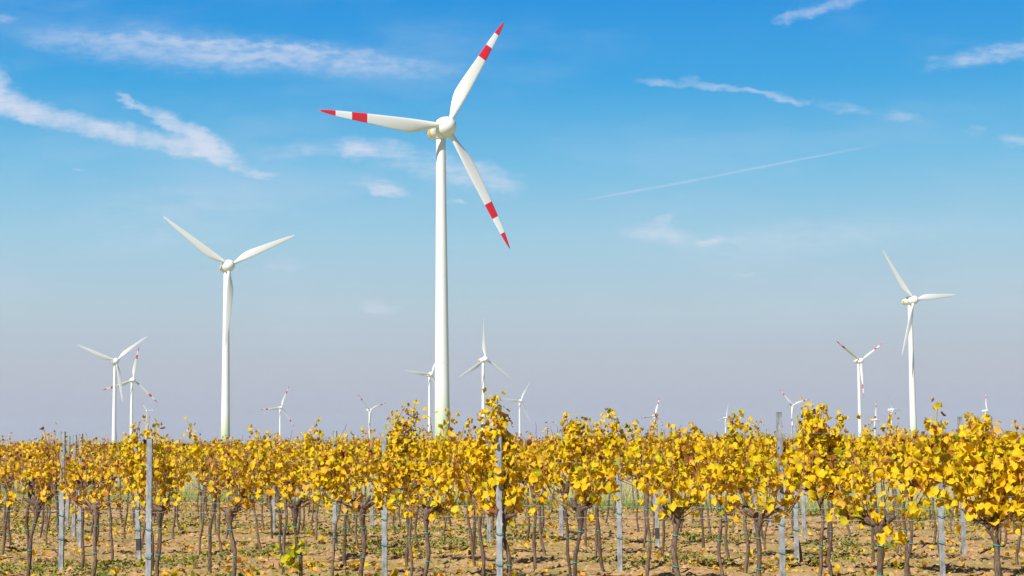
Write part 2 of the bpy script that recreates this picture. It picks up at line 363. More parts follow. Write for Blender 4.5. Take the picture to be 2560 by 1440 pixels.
# ------------------------------------------------------------------ leaves
LEAF_XY = np.array([(0, -.42), (0, 0), (.24, .13), (.44, -.03), (.42, -.30), (.47, -.56), (.25, -.76), (0, -.97), (-.25, -.76), (-.47, -.56), (-.42, -.30), (-.44, -.03), (-.24, .13)])
LEAF_XY6 = np.array([(0, -.42), (0, 0.05), (.46, -.02), (.46, -.55), (0, -1.0), (-.46, -.55), (-.46, -.02)])
def leaves_mesh(name, P, Nn, size, tone, rs, matl, simple=False):
    B = LEAF_XY6 if simple else LEAF_XY
    n = len(P); k = len(B)
    Nn = Nn / np.linalg.norm(Nn, axis=1, keepdims=True)
    down = np.tile(np.array([[0, 0, -1.0]]), (n, 1)) + rs.randn(n, 3) * 0.55
    Tv = down - Nn * np.sum(down * Nn, 1, keepdims=True); Tv /= np.linalg.norm(Tv, axis=1, keepdims=True)
    Sv = np.cross(Tv, Nn)
    bx = B[:, 0][None, :] * rs.uniform(0.8, 1.15, (n, 1)); by = B[:, 1][None, :] * np.ones((n, 1))
    cup = rs.normal(0.0, 0.9, (n, 1)); roll = rs.normal(0.15, 0.45, (n, 1))
    fold = rs.normal(0.25, 0.5, (n, 1)); bz = cup * 1.9 * bx ** 2 + fold * np.abs(bx) + roll * 1.6 * (by + .4) ** 2 + rs.normal(0, 0.06, (n, k))
    V = P[:, None, :] + size[:, None, None] * (bx[..., None] * Sv[:, None, :] - by[..., None] * Tv[:, None, :] + bz[..., None] * Nn[:, None, :])
    tri = np.array([(0, i, i % (k - 1) + 1) for i in range(1, k)])
    Fc = (tri[None] + (np.arange(n) * k)[:, None, None]).reshape(-1, 3)
    return mesh_np(name, V.reshape(-1, 3), Fc, matl, True, np.repeat(tone, k))

def vine_plan(rng, head=1.04, top=1.66, canes=8, dens=1.0, size=0.1, warm=0.5, tall=(), spread=0.5, low=0.25, bare=0.15):
    """grows canes from the head of the vine; returns cane polylines and leaf arrays (x along the row, y across, z up)"""
    lines = []; P = []; Nn = []; S = []; Tn = []; vine_tone = 0.30 + 0.34 * warm + rng.gauss(0, .05)
    specs = [(rng.uniform(-spread, spread), top + rng.gauss(-.03, 0.08) + (.16 if rng.random() < .06 else 0), False) for _ in range(canes)] + [(dx, z, True) for dx, z in tall]
    shoots = [(rng.uniform(-spread, spread), rng.uniform(1.72, 2.0), None) for _ in range(int(rng.random() < .75) + int(rng.random() < .35))]
    specs += shoots
    for dx, tz, is_tall in specs:
        x0 = max(-0.30, min(0.30, dx * 0.6)); x = x0; y = rng.uniform(-.04, .04); z = head + rng.uniform(-.03, .08)
        droop = is_tall is False and rng.random() < low
        vx = (dx - x0) * 0.13; vy = rng.uniform(-.02, .02); pts = [(x * 0.2, 0, z - .06), (x, y, z)]
        n = max(8, int((tz - z) / 0.05) + (4 if is_tall is False else 0)); up = 0.05
        for i in range(n):
            t = i / n
            vx = vx * 0.86 + rng.gauss(0, .008) + (dx - x) * 0.02; vy = vy * .85 + rng.gauss(0, .010) - y * .02
            if droop and t > 0.45: up -= 0.012; vx += 0.004 * (1 if dx > 0 else -1)
            if z > tz: up = max(-0.02, up - (0.012 if is_tall else 0.028))
            x += vx; y += vy; z += up; pts.append((x, y, z))
        lines.append(pts)
        leafless = (rng.random() < bare and not is_tall) or is_tall is None; last = is_tall is None
        for i in range(1, len(pts)):
            if last and rng.random() < .72: continue
            a = np.array(pts[i]); t = i / len(pts)
            cnt = (1.9 if t < 0.85 else 1.0) * dens * (0.12 if leafless else 1.0) * (3.0 if is_tall and t > .45 else 1) * (0.3 if t < .12 else 1)
            k = int(cnt) + (rng.random() < cnt % 1)
            for _ in range(k):
                th = rng.uniform(0, 2 * math.pi); r = abs(rng.gauss(0.075, 0.05)) * (0.62 if is_tall and t > 0.5 else 1.0)
                off = np.array((math.cos(th) * r, math.sin(th) * r * 1.1, rng.gauss(-0.01, .045)))
                P.append(a + off)
                Nn.append(np.array((math.cos(th) * .8 + rng.gauss(0, .35), math.sin(th) * .8 + rng.gauss(0, .35), 0.45 + rng.gauss(0, .35))))
                sz = size * rng.uniform(0.6, 1.25) * (1 - 0.35 * max(0, t - .6) / .4); S.append(sz)
                q = min(1, max(0, rng.gauss(vine_tone, 0.17)));
                if rng.random() < 0.10 * warm + .02: q = rng.uniform(.8, 1)
                Tn.append(q)
    # short laterals that hang round the head
    for _ in range(int(14 * dens)):
        x = rng.gauss(0, spread * .55); z = head + rng.uniform(.10, .34)
        if rng.random() < .14: z -= rng.uniform(.05, .22)
        P.append(np.array((x, rng.gauss(0, .09), z))); Nn.append(np.array((rng.gauss(0, .6), rng.gauss(0, .8), .4)))
        S.append(size * rng.uniform(.7, 1.2)); Tn.append(min(1, max(0, rng.gauss(.4 + .3 * warm, .18))))
    return lines, np.array(P), np.array(Nn), np.array(S), np.array(Tn)

def canes_mesh(lines, thin=False):
    g = Geo(); 
    for pts in lines:
        n = len(pts); q = pts[::2] + ([pts[-1]] if n % 2 == 0 else [])
        g.tube(q, [0.0065 * (1 - .62 * i / len(q)) for i in range(len(q))], 4 if thin else 5)
    return g.mesh('canes', CANE)

def trunk_mesh(rng, head=0.92, thick=1.0):
    """gnarled stem with a swollen pruning head; also returns where two ties sit"""
    g = Geo(); n = 15; lx, ly = rng.uniform(-.07, .07), rng.uniform(-.05, .05); a1, a2 = rng.uniform(0, 6), rng.uniform(0, 6); pts = []; rad = []
    for i in range(n):
        t = i / (n - 1); z = -0.06 + t * (head + 0.06)
        x = lx * (1 - t) + 0.030 * math.sin(a1 + 5 * t) * (1 - t * .4) + 0.012 * math.sin(a2 + 13 * t); y = ly * (1 - t) + 0.018 * math.sin(a2 + 4 * t)
        r = 0.0205 * thick * (1.18 - 0.35 * t + 0.45 * math.exp(-((t) / .05) ** 2) * .6)
        r *= 1 + 0.10 * math.sin(a1 * 2 + 17 * t)
        if t > .84: r *= 1 + 1.55 * math.sin((t - .84) / .16 * math.pi * .72) * rng.uniform(.75, 1.05)
        pts.append((x, y, z)); rad.append(r)
    top = pts[-1]; pts.append((top[0], top[1], top[2] + .045)); rad.append(rad[-1] * .45)
    g.tube(pts, rad, 11, True, a1, 0.17)
    for k in range(rng.choice((3, 4, 5))):
        sgn = -1 if k % 2 else 1; L = rng.uniform(.07, .20); dz = rng.uniform(.0, .13); y1 = rng.uniform(-.05, .05)
        q = [(top[0], top[1], top[2] - .02), (top[0] + sgn * L * .45, top[1] + y1 * .5, top[2] + dz * .25), (top[0] + sgn * L, top[1] + y1, top[2] + dz)]
        g.tube(q, [.030 * thick, .022 * thick, .012 * thick + .003], 7, True, a2 + k, 0.2)
    for k in range(3):   # old pruning wounds
        th = rng.uniform(0, 6.28); zz = top[2] - rng.uniform(0, .1)
        g.tube([(top[0], top[1], zz), (top[0] + math.cos(th) * .055 * thick, top[1] + math.sin(th) * .055 * thick, zz + .02)], [.02 * thick, .015 * thick], 6, True, k, .2)
    ties = []
    for tt in (0.50, 0.81):
        i = int(tt * (n - 1)); ties.append((pts[i], rad[i]))
    return g.mesh('trunk', BARK), ties
def tie_mesh(c, r):
    g = Geo(); k = 12; pts = [(c[0] + math.cos(2 * math.pi * j / k) * (r * 1.16 + .003), c[1] + math.sin(2 * math.pi * j / k) * (r * 1.16 + .003), c[2] + .004 * math.sin(j)) for j in range(k + 1)]
    g.tube(pts, [.0055] * (k + 1), 5); return g.mesh('tie', TIE)

def make_vine(name, rng, plan, head, thick, rs, simple=False):
    root = empty(name, (0, 0, 0))
    tm, ties = trunk_mesh(rng, head, thick); link('trunk', tm, root)
    lines, P, Nn, S, Tn = plan
    link('canes', canes_mesh(lines, simple), root)
    link('crown', leaves_mesh('crown', P, Nn, S, Tn, rs, LEAF, simple), root)
    if not simple:
        for c, r in ties: link('tie', tie_mesh(c, r), root)
    return root
def copy_tree(o, parent=None):
    c = o.copy(); C.objects.link(c)
    if parent: c.parent = parent
    for ch in list(o.children): copy_tree(ch, c)
    return c

# the positions along each row ------------------------------------------------
lay = random.Random(11)
FRONT_X = [5.42, 4.44, 3.49, 2.42, 1.62, .66, -.10, -.93, -1.66, -2.42, -3.22, -4.10, -4.92, -5.72, -6.6]
vines = []      # (row, X)
extra = []      # the ones outside the frame
for r, s in enumerate(ROWS + FAR_ROWS):
    if r == 0: xs = FRONT_X
    else:
        st = 0.92; x = -0.33 * s - 4 + lay.random(); xs = []
        while x < 0.34 * s + 5: xs.append(x + lay.uniform(-.09, .09)); x += st
    for x in xs:
        if r < len(ROWS) and not in_block(x, s - SL * x): continue
        p = px_of(x, s); m_ = 0.45 * F_PX / s
        (vines if -m_ < p < W_PX + m_ else extra).append((r, x))
for x in (6.4, 7.3, -7.5, -8.3): extra.append((0, x))
vines.sort(key=lambda q: (q[0], q[1]))
NIND = 300
print('vines in view', len(vines))
ind, rest = vines[:NIND], vines[NIND:] + extra

# where the photographed canopy rises, thins or turns brown: row, picture column -> look
TALL = {0: [(1232, [(-.05, 2.24), (.05, 2.22), (.0, 2.14), (.08, 2.0)]), (385, [(-.12, 2.02), (.02, 2.08), (.12, 2.0), (-.22, 1.95), (.2, 2.02)]), (2320, [(0, 2.1)]), (2545, [(.06, 2.16)])],
        1: [(2030, [(-.14, 2.08), (.02, 2.16), (.1, 2.16), (.2, 2.06), (-.06, 2.05), (.06, 2.12), (-.25, 1.95)]), (1000, [(-.1, 2.06), (0, 2.22), (.06, 2.24), (-.05, 2.12), (.12, 1.95)]), (1445, [(-.12, 2.05), (0, 2.08), (.1, 2.04), (.2, 1.98)]), (1550, [(-.05, 2.12), (.06, 2.08), (.15, 1.98), (-.15, 2.02)]),
            (1980, [(.1, 1.98), (.2, 2.0)]), (1700, [(0, 1.9), (.15, 1.9)])],
        2: [(800, [(0, 2.08)]), (1830, [(-.1, 2.1), (.1, 2.12), (.2, 2.0)]), (1090, [(0, 1.98)]), (1160, [(0, 2.0)]), (2440, [(-.1, 2.05), (.1, 2.02)])],
        3: [(1640, [(.1, 2.05), (-.1, 2.12)]), (2200, [(0, 2.1), (.2, 1.98)]), (1360, [(0, 2.0)]), (2490, [(0, 2.0)])], 4: [(2140, [(0, 2.08)]), (1830, [(.1, 2.1)]), (1100, [(0, 2.0)]), (60, [(0, 1.98)])]}
used_tall = set()
ORD = ['leftmost', 'second', 'third', 'fourth', 'fifth', 'sixth', 'seventh', 'eighth', 'ninth', 'tenth', 'eleventh', 'twelfth', 'thirteenth', 'fourteenth', 'fifteenth', 'sixteenth',
       'seventeenth', 'eighteenth', 'nineteenth', 'twentieth', '21st', '22nd', '23rd', '24th', '25th', '26th', '27th', '28th', '29th', '30th', '31st', '32nd', '33rd', '34th', '35th', '36th',
       '37th', '38th', '39th', '40th', '41st', '42nd', '43rd', '44th', '45th', '46th', '47th', '48th', '49th', '50th', '51st', '52nd', '53rd', '54th', '55th', '56th', '57th', '58th', '59th', '60th', '61st', '62nd']
def ordn(i, n):
    if i == 0: return 'leftmost'
    if i == n - 1: return 'rightmost'
    if i < n / 2: return ORD[i] + ' from the left'
    return (ORD[n - 1 - i] if n - 1 - i else 'rightmost') + ' from the right'
def row_name(r):
    if r == 0: return 'in the front row'
    if r < len(ROWS): return 'in the %s row' % (ORD[r] if r < len(ROWS) - 1 else 'last')
    k = r - len(ROWS); return 'in the %s row beyond the grass' % ('first' if k == 0 else ORD[k])

variants = []      # shared shapes for the rows further back
vr = random.Random(5); vrs = np.random.RandomState(5)
def get_variant(cls, i):
    return variants[cls][i % len(variants[cls])]
VARCFG = [dict(canes=8, dens=1.3, size=.074, warm=.36, low=.06), dict(canes=7, dens=.9, size=.068, warm=.8, low=.05, bare=.3), dict(canes=7, dens=.7, size=.07, warm=1.15, low=.1, bare=.3, top=1.60)]
for cls, cfg in enumerate(VARCFG):
    lst = []
    for i in range(9 if cls < 2 else 7):
        head = vr.uniform(1.12, 1.26); lst.append((cfg, head, None))
    variants.append(lst)
protos = {}
rowcount = {}
for r, x in ind: rowcount.setdefault(r, []).append(x)
RR = random.Random(21); RS = np.random.RandomState(21)
GROUP = 'grapevines trained on wires in rows'
for r, x in ind:
    s = (ROWS + FAR_ROWS)[r]; p = px_of(x, s); y = s - SL * x
    tall = []
    for tp, lst in TALL.get(r, []):
        if abs(tp - p) < 0.62 * 0.92 * F_PX / s and (r, tp) not in used_tall:
            off = (tp - p) / F_PX * s; tall = [(dx + off, z) for dx, z in lst]; used_tall.add((r, tp)); break
    i = rowcount[r].index(x); n = len(rowcount[r])
    u = min(1, max(0, p / W_PX)); col = None
    if r <= 2 or tall:
        size = (0.063 + 0.026 * u) * (.94 if r == 0 else .93); warm = .30 - .12 * u + RR.uniform(-.14, .16); dens = RR.uniform(.65, 1.25) * (1.0 + .42 * u); top = 1.61 + .06 * u + RR.gauss(0, .045)
        head = RR.uniform(1.0, 1.10) - .10 * u if r == 0 else RR.uniform(1.08, 1.2) + .04 * u
        if p < 290: warm += .30; dens *= .72
        if 410 < p < 570: warm += .30; dens *= .65
        if 1600 < p < 1660: dens *= .8
        if r >= 3: dens *= .6; warm += .35; size *= .8
        thick = RR.uniform(.85, 1.1) * (1 + .30 * u * (r == 0))
        if r == 0 and p > 1600: thick *= 1.12
        plan = vine_plan(RR, head, top, RR.choice((8, 9, 10)), dens, size, warm, tall, .52, .22, .12)
        if r == 0 and (abs(p - 755) < 60 or abs(p - 2185) < 60):
            lines, P, Nn, S, Tn = plan; q = 30 if p < 1000 else 14; zc = .50 if p < 1000 else .82; xc = -.03 if p < 1000 else .10
            P = np.concatenate([P, np.stack([RS.normal(xc, .075, q), RS.normal(-.05, .06, q), RS.normal(zc, .09, q)], 1)]); Nn = np.concatenate([Nn, RS.normal(0, .6, (q, 3)) + np.array([0, -.5, .4])])
            S = np.concatenate([S, RS.uniform(.06, .10, q)]); Tn = np.concatenate([Tn, np.clip(RS.normal(.10 if p < 1000 else .4, .08, q), 0, 1)]); plan = (lines, P, Nn, S, Tn)
        root = make_vine('grapevine', RR, plan, head, thick, RS)
        root.rotation_euler = (0, 0, ROW_ANG)
    else:
        cls = 0 if r <= 4 else (1 if r < len(ROWS) else 2)
        if p < 320 and r < len(ROWS): cls = 1
        if cls == 0 and RR.random() < .3: cls = 1
        vi = RR.randrange(len(variants[cls])); key = (cls, vi)
        warm = VARCFG[cls]['warm']; thick = 1; dens = VARCFG[cls]['dens']
        if key not in protos:
            cfg, head, _ = variants[cls][vi]; cfg = dict(cfg); cfg['dens'] *= vr.uniform(.7, 1.15); plan = vine_plan(vr, head=head, spread=.46, **cfg)
            root = make_vine('grapevine', vr, plan, head, vr.uniform(.75, 1.0), vrs, simple=(cls == 2)); protos[key] = root
        else: root = copy_tree(protos[key])
        root.rotation_euler = (0, 0, ROW_ANG + (math.pi if RR.random() < .5 else 0))
        k = RR.uniform(.93, 1.04); root.scale = (RR.uniform(.9, 1.08), 1, k)
        root.name = 'grapevine'
    root.location = (x, y + RR.uniform(-.03, .03), 0)
    look = 'golden yellow' if warm < .45 else ('yellow and orange' if warm < .75 else 'orange-brown')
    if tall and max(z for _, z in tall) > 2.05 and len(tall) > 3: look = 'tall tufted ' + look
    elif dens < .7: look = 'sparse ' + look
    t = ' and thick knotty trunk' if thick > 1.25 else ''
    tag(root, '%s grapevine%s, %s %s' % (look, (' with thick knotty trunk' if t else ''), ordn(i, n), row_name(r)), 'grapevine', GROUP)

# the rest of the vineyard, past three hundred vines ---------------------------
def build_rest():
    rs = np.random.RandomState(3); P = []; Nn = []; S = []; T = []; SV = []; SF = []; g = Geo(); rnd = random.Random(4)
    temp = [vine_plan(rnd, rnd.uniform(1.0, 1.08), 1.60, 7, .55, .088, 1.2, (), .5, .1, .3) for _ in range(8)]
    ca, sa = math.cos(ROW_ANG), math.sin(ROW_ANG)
    for r, x in rest:
        s = (ROWS + FAR_ROWS)[r]; y = s - SL * x
        if r < len(ROWS) and abs(px_of(x, s) - 1280) > 1280 + 3.2 * F_PX / s: continue
        lines, p, nrm, sz, tn = rnd.choice(temp)
        keep = 1.0 if r < len(ROWS) else max(.22, .8 - (r - len(ROWS)) * .035)
        m_ = rs.rand(len(p)) < keep; p = p[m_]; nrm = nrm[m_]; sz = sz[m_] * (1 / keep) ** .35; tn = tn[m_]
        q = np.stack([x + p[:, 0] * ca - p[:, 1] * sa, y + p[:, 0] * sa + p[:, 1] * ca, p[:, 2] * rnd.uniform(.95, 1.03)], 1)
        P.append(q); Nn.append(nrm); S.append(sz); T.append(tn)
        lx = rnd.uniform(-.05, .05)
        g.tube([(x + lx, y, -.05), (x + lx * .3, y, .5), (x, y, 1.05)], [.028, .022, .04], 5)
        for ln in lines[:3]:
            a = ln[1]; b = ln[-1]; g.tube([(x + a[0], y + a[0] * sa, a[2]), (x + b[0], y + b[0] * sa, b[2] + .05)], [.006, .004], 3)
    P = np.concatenate(P); Nn = np.concatenate(Nn); S = np.concatenate(S); T = np.concatenate(T)
    o = link('distant_vineyard', leaves_mesh('distant_vineyard', P, Nn, S, T, rs, LEAF, True))
    tag(o, 'brownish vine rows far off beyond the grass, a low band under the skyline', 'vineyard', None, 'stuff')
    st = link('distant_stems', g.mesh('distant_stems', BARK)); st.parent = o; st['kind'] = 'stuff'
build_rest()

# ------------------------------------------------------------------ trellis posts and wires
def post_mesh(h, notches=True):
    """C-shaped steel channel, open towards the back, with hooks along both edges"""
    w, d, t = 0.062, 0.042, 0.006; prof = [(-w/2, d/2), (-w/2, -d/2), (w/2, -d/2), (w/2, d/2), (w/2 - .014, d/2), (w/2 - .014, d/2 - t), (w/2 - t, d/2 - t), (w/2 - t, -d/2 + t),
                                           (-w/2 + t, -d/2 + t), (-w/2 + t, d/2 - t), (-w/2 + .014, d/2 - t), (-w/2 + .014, d/2)]
    g = Geo(); k = len(prof); V = [(x, y, z) for z in (-.1, h) for x, y in prof]
    Fc = [(j, (j + 1) % k, k + (j + 1) % k, k + j) for j in range(k)]
    Fc += [(k + 0, k + 1, k + 8, k + 9), (k + 1, k + 2, k + 7, k + 8), (k + 2, k + 3, k + 6, k + 7), (k + 3, k + 4, k + 5, k + 6), (k + 9, k + 10, k + 11, k + 0)]
    g.add(V, Fc)
    z = .5
    while notches and z < h - .08:
        for sx in (-1, 1): g.box((sx * (w/2 + .0045), -d/2 + .010, z), (.009, .012, .022))
        z += .125
    me = g.mesh('post', POST, False); return me
pm = {h: post_mesh(h) for h in (1.80, 1.92, 2.04)}
POSTS = {0: [(-8.1, 1.92), (-4.15, 1.80), (-.15, 1.80), (4.95, 1.92)], 1: [(-6.2, 1.92), (-1.62, 1.80), (3.02, 2.04), (7.4, 1.92)], 2: [(-5.62, 1.92), (1.39, 1.92), (5.2, 1.92)], 3: [(-7.4, 1.92), (-2.84, 1.92), (3.97, 1.92), (7.9, 1.92)],
         4: [(-8.3, 1.92), (-.42, 1.92), (2.3, 1.92), (6.7, 2.04)], 5: [(-9.2, 1.92), (-4.67, 1.92), (.85, 1.92), (4.9, 1.92), (9.1, 1.92)]}
for r in range(6, len(ROWS) + 9):
    s = (ROWS + FAR_ROWS)[r]; x = -.33 * s + lay.uniform(0, 3); POSTS[r] = []
    while x < .33 * s: POSTS[r].append((x, lay.choice((1.80, 1.80, 1.92, 1.92)))); x += 7.4
for r, lst in POSTS.items():
    lst = [q for q in lst if r >= len(ROWS) or in_block(q[0], (ROWS + FAR_ROWS)[r] - SL * q[0])]; s = (ROWS + FAR_ROWS)[r]; vis = [q for q in lst if -30 < px_of(q[0], s) < W_PX + 30 and not (r > 5 and px_of(q[0], s) < 420)]
    for x, h in lst:
        if r > 5 and ((x, h) not in vis or px_of(x, s) < 420): continue
        y = s - SL * x
        root = empty('trellis_post', (x, y - (.30 if (r, x) == (0, -4.15) else .10), 0), lay.uniform(-.12, .12) + ROW_ANG * .4)
        b = link('channel', pm[h], root)
        extra_l = ''
        if r == 2 and x < -5: root.rotation_euler = (0, math.radians(-2.6), -.2); extra_l = 'leaning '
        if (r, round(x, 2)) in ((3, -2.84), (4, 2.3), (2, -5.62)):
            g = Geo(); g.box((0, 0, .24), (.070, .052, .17)); link('sleeve', g.mesh('sleeve', SLEEVE, False), root); extra_l += 'black-banded '
        if r < 4:
            for z in (.78, .46): link('tie', tie_mesh((0, -.004, z), .034), root)
        nm = ordn(vis.index((x, h)), len(vis)) if (x, h) in vis else 'outside the frame'
        if len(vis) == 1: nm = 'only one'
        tag(root, '%sgrey steel trellis post, %s %s' % (extra_l, nm, row_name(r)), 'post', 'posts of the vine rows')
for r in range(len(ROWS)):
    s = ROWS[r]; a, b = -.34 * s - 3, .34 * s + 3
    xe = (EDGE - .6 - s) / (.75 - SL); b = min(b, xe); 
    if b - a < 2: continue
    root = empty('trellis_wires', (0, s, 0))
    for z, th in ((0.96, .0022), (1.20, .0011), (1.52, .0011), (1.80, .0010)):
        g = Geo(); n = 24; g.tube([(a + (b - a) * i / n, -SL * (a + (b - a) * i / n) - .03, z - .012 * math.sin(i * 1.3) ** 2) for i in range(n + 1)], [th] * (n + 1), 5)
        link('wire', g.mesh('wire', WIRE), root)
    tag(root, 'thin galvanised training wires strung through the vines %s' % row_name(r), 'wires', 'wires of the vine rows')

# ------------------------------------------------------------------ ground cover
def scatter(n, s0, s1, rs, far_bias=1.0):
    s = s0 + (s1 - s0) * rs.rand(n) ** far_bias; x = (rs.rand(n) - .5) * 2 * (.34 * s + 3); return x, s - SL * x
def gz(x, y):
    mask = np.clip((22 - np.abs(x)) / 4, 0, 1) * np.clip((54 - y) / 4, 0, 1) * np.clip((y - 8) / 4, 0, 1)
    Z = (fbm(x * 0.7, y * 0.7, 3) - 0.45) * 0.10 + (fbm(x * 3.1, y * 2.2, 3) - 0.45) * 0.10 + np.maximum(fbm(x * 7, y * 6, 2) - 0.42, 0) * 0.16
    return Z * mask
def build_cover():
    rs = np.random.RandomState(9)
    # weeds in patches between the rows
    x, y = scatter(110000, 17, 47.5, rs); d = fbm(x * .55 + 40, y * .33 + 9, 4); s = y + SL * x
    E_ = y + .75 * x; edge = np.clip((E_ - 42.5) / 3, 0, 1)
    k = rs.rand(len(x)) < np.clip((d - .47) * 9, .03, 1) * .6 + edge * .4; k &= E_ < EDGE + .5; x = x[k]; y = y[k]; n = len(x)
    P = np.stack([x, y, gz(x, y) + .02 + rs.rand(n) * .045], 1); Nn = np.stack([rs.randn(n) * .6, rs.randn(n) * .6, np.ones(n)], 1)
    o = link('weeds', leaves_mesh('weeds', P, Nn, rs.uniform(.022, .06, n), np.clip(rs.normal(.5, .22, n), 0, 1), rs, WEED, True)); tag(o, 'low green weeds in patches on the bare soil between the vines', 'weeds', None, 'stuff')
    # fallen leaves
    x, y = scatter(15000, 17, 47, rs); d = fbm(x * .8 + 3, y * .8 + 70, 3); k = rs.rand(len(x)) < np.clip((d - .36) * 5, .08, 1); k &= y + .75 * x < EDGE; x = x[k]; y = y[k]; n = len(x)
    P = np.stack([x, y, gz(x, y) + .018], 1); Nn = np.stack([rs.randn(n) * .45, rs.randn(n) * .45, np.ones(n)], 1)
    o = link('fallen_leaves', leaves_mesh('fallen_leaves', P, Nn, rs.uniform(.04, .09, n), np.clip(rs.normal(.52, .24, n), 0, 1), rs, LEAF, True)); tag(o, 'yellow and tan vine leaves lying scattered on the soil', 'fallen leaves', None, 'stuff')
    # clods
    x, y = scatter(17000, 17, 46, rs); k = y + .75 * x < EDGE - .5; x = x[k]; y = y[k]; n = len(x); r = np.clip(rs.lognormal(-3.55, .5, n), .010, .08)
    B = np.array([(1, 0, 0), (.4, .9, .1), (-.7, .7, 0), (-1, -.1, .1), (-.4, -.9, 0), (.6, -.8, .1), (.35, .3, .75), (-.4, .1, .8), (.1, -.45, .7)])
    Fb = np.array([(0, 1, 6), (1, 2, 7), (1, 7, 6), (2, 3, 7), (3, 4, 7), (4, 8, 7), (4, 5, 8), (5, 0, 8), (0, 6, 8), (6, 7, 8)])
    a = rs.rand(n) * 6.28; ca, sa = np.cos(a)[:, None], np.sin(a)[:, None]; Bj = B[None] * rs.uniform(.65, 1.3, (n, 9, 3))
    V = np.stack([x[:, None] + (Bj[..., 0] * ca - Bj[..., 1] * sa) * r[:, None], y[:, None] + (Bj[..., 0] * sa + Bj[..., 1] * ca) * r[:, None], gz(x, y)[:, None] + Bj[..., 2] * r[:, None] - .2 * r[:, None]], -1).reshape(-1, 3)
    Fc = (Fb[None] + (np.arange(n) * 9)[:, None, None]).reshape(-1, 3)
    o = link('clods', mesh_np('clods', V, Fc, SOIL, False)); tag(o, 'crumbly clods of dry sandy soil between the vine rows', 'clods', None, 'stuff')
    # meadow strip behind the first block
    n = 150000; s = 40 + (76.0 - 40) * rs.rand(n); x = (rs.rand(n) - .5) * 2 * (.34 * s + 3); y = s - SL * x; k = y + .75 * x > EDGE - .3; x = x[k]; y = y[k]; n = len(x)
    tall = np.clip((y + .75 * x - EDGE - 1.5) / 5, 0, 1); h = (.08 + .42 * tall * (0.5 + fbm(x * .4, y * .4, 3))) * rs.uniform(.6, 1.3, n); w = .007 + .007 * rs.rand(n)
    a = rs.rand(n) * 3.14; lean = rs.randn(n, 2) * .30
    b0 = np.stack([x - np.cos(a) * w, y - np.sin(a) * w, np.zeros(n)], 1); b1 = np.stack([x + np.cos(a) * w, y + np.sin(a) * w, np.zeros(n)], 1)
    tp = np.stack([x + lean[:, 0] * h, y + lean[:, 1] * h, h], 1)
    V = np.stack([b0, b1, tp], 1).reshape(-1, 3); Fc = np.arange(3 * n).reshape(-1, 3)
    tone = np.clip(.15 + .75 * tall * rs.uniform(.5, 1.2, n) + (fbm(x * .3 + 5, y * .3, 3) - .45) * .6, 0, 1)
    o = link('grass', mesh_np('grass', V, Fc, DRYGRASS, False, np.repeat(tone, 3))); tag(o, 'strip of pale straw and green grass behind the first vine block', 'grass', None, 'stuff')
build_cover()

# ------------------------------------------------------------------ wind turbines
RB = 35.5; TAU = math.radians(5); OV = 3.4
def blade_mesh(red, pitch):
    st = [(1.9, 1.45, .72, 1.45), (3.2, 1.45, .72, 1.45), (4.5, 1.95, .74, 1.2), (6.2, 2.55, .78, .95), (8.2, 3.15, .82, .75), (10.2, 3.50, .84, .62), (13, 3.38, .83, .50), (17, 3.02, .80, .40), (21, 2.58, .74, .32),
          (25, 2.18, .66, .25), (28.5, 1.80, .57, .20), (31.2, 1.40, .47, .15), (33.4, .92, .34, .11), (34.8, .50, .20, .07), (35.5, .12, .05, .02)]
    g = Geo(); k = 16; V = []
    for r, c, le, th in st:
        tw = math.radians(22) * max(0, 1 - (r - 3) / 22) ** 1.4 + pitch
        blend = min(1, max(0, (r - 3.2) / 4))
        for j in range(k):
            a = 2 * math.pi * j / k; xc = math.cos(a)
            cx = (le - c / 2) + xc * c / 2
            yy = math.sin(a) * th / 2
            foil = math.sin(a) * th / 2 * (0.35 + 0.65 * ((xc + 1) / 2) ** .6) * 1.05
            yy = yy * (1 - blend) + foil * blend
            q = (cx - (.0)) ; X = q * math.cos(tw) + yy * math.sin(tw); Y = -q * math.sin(tw) + yy * math.cos(tw)
            V.append((X, Y, r))
    Fc = []
    for i in range(len(st) - 1):
        for j in range(k): Fc.append((i * k + j, (i + 1) * k + j, (i + 1) * k + (j + 1) % k, i * k + (j + 1) % k))
    Fc.append(tuple(range(k))); Fc.append(tuple((len(st) - 1) * k + j for j in range(k - 1, -1, -1))); g.add(V, Fc)
    # root collar
    V = []; Fc = []
    g.lathe([(1.55, .86), (2.35, .86), (2.36, .76)], 20, Vector((0, 0, 1)))
    return g.mesh('blade', BLADE_RED if red else BLADE_WHITE)
bm_cache = {}
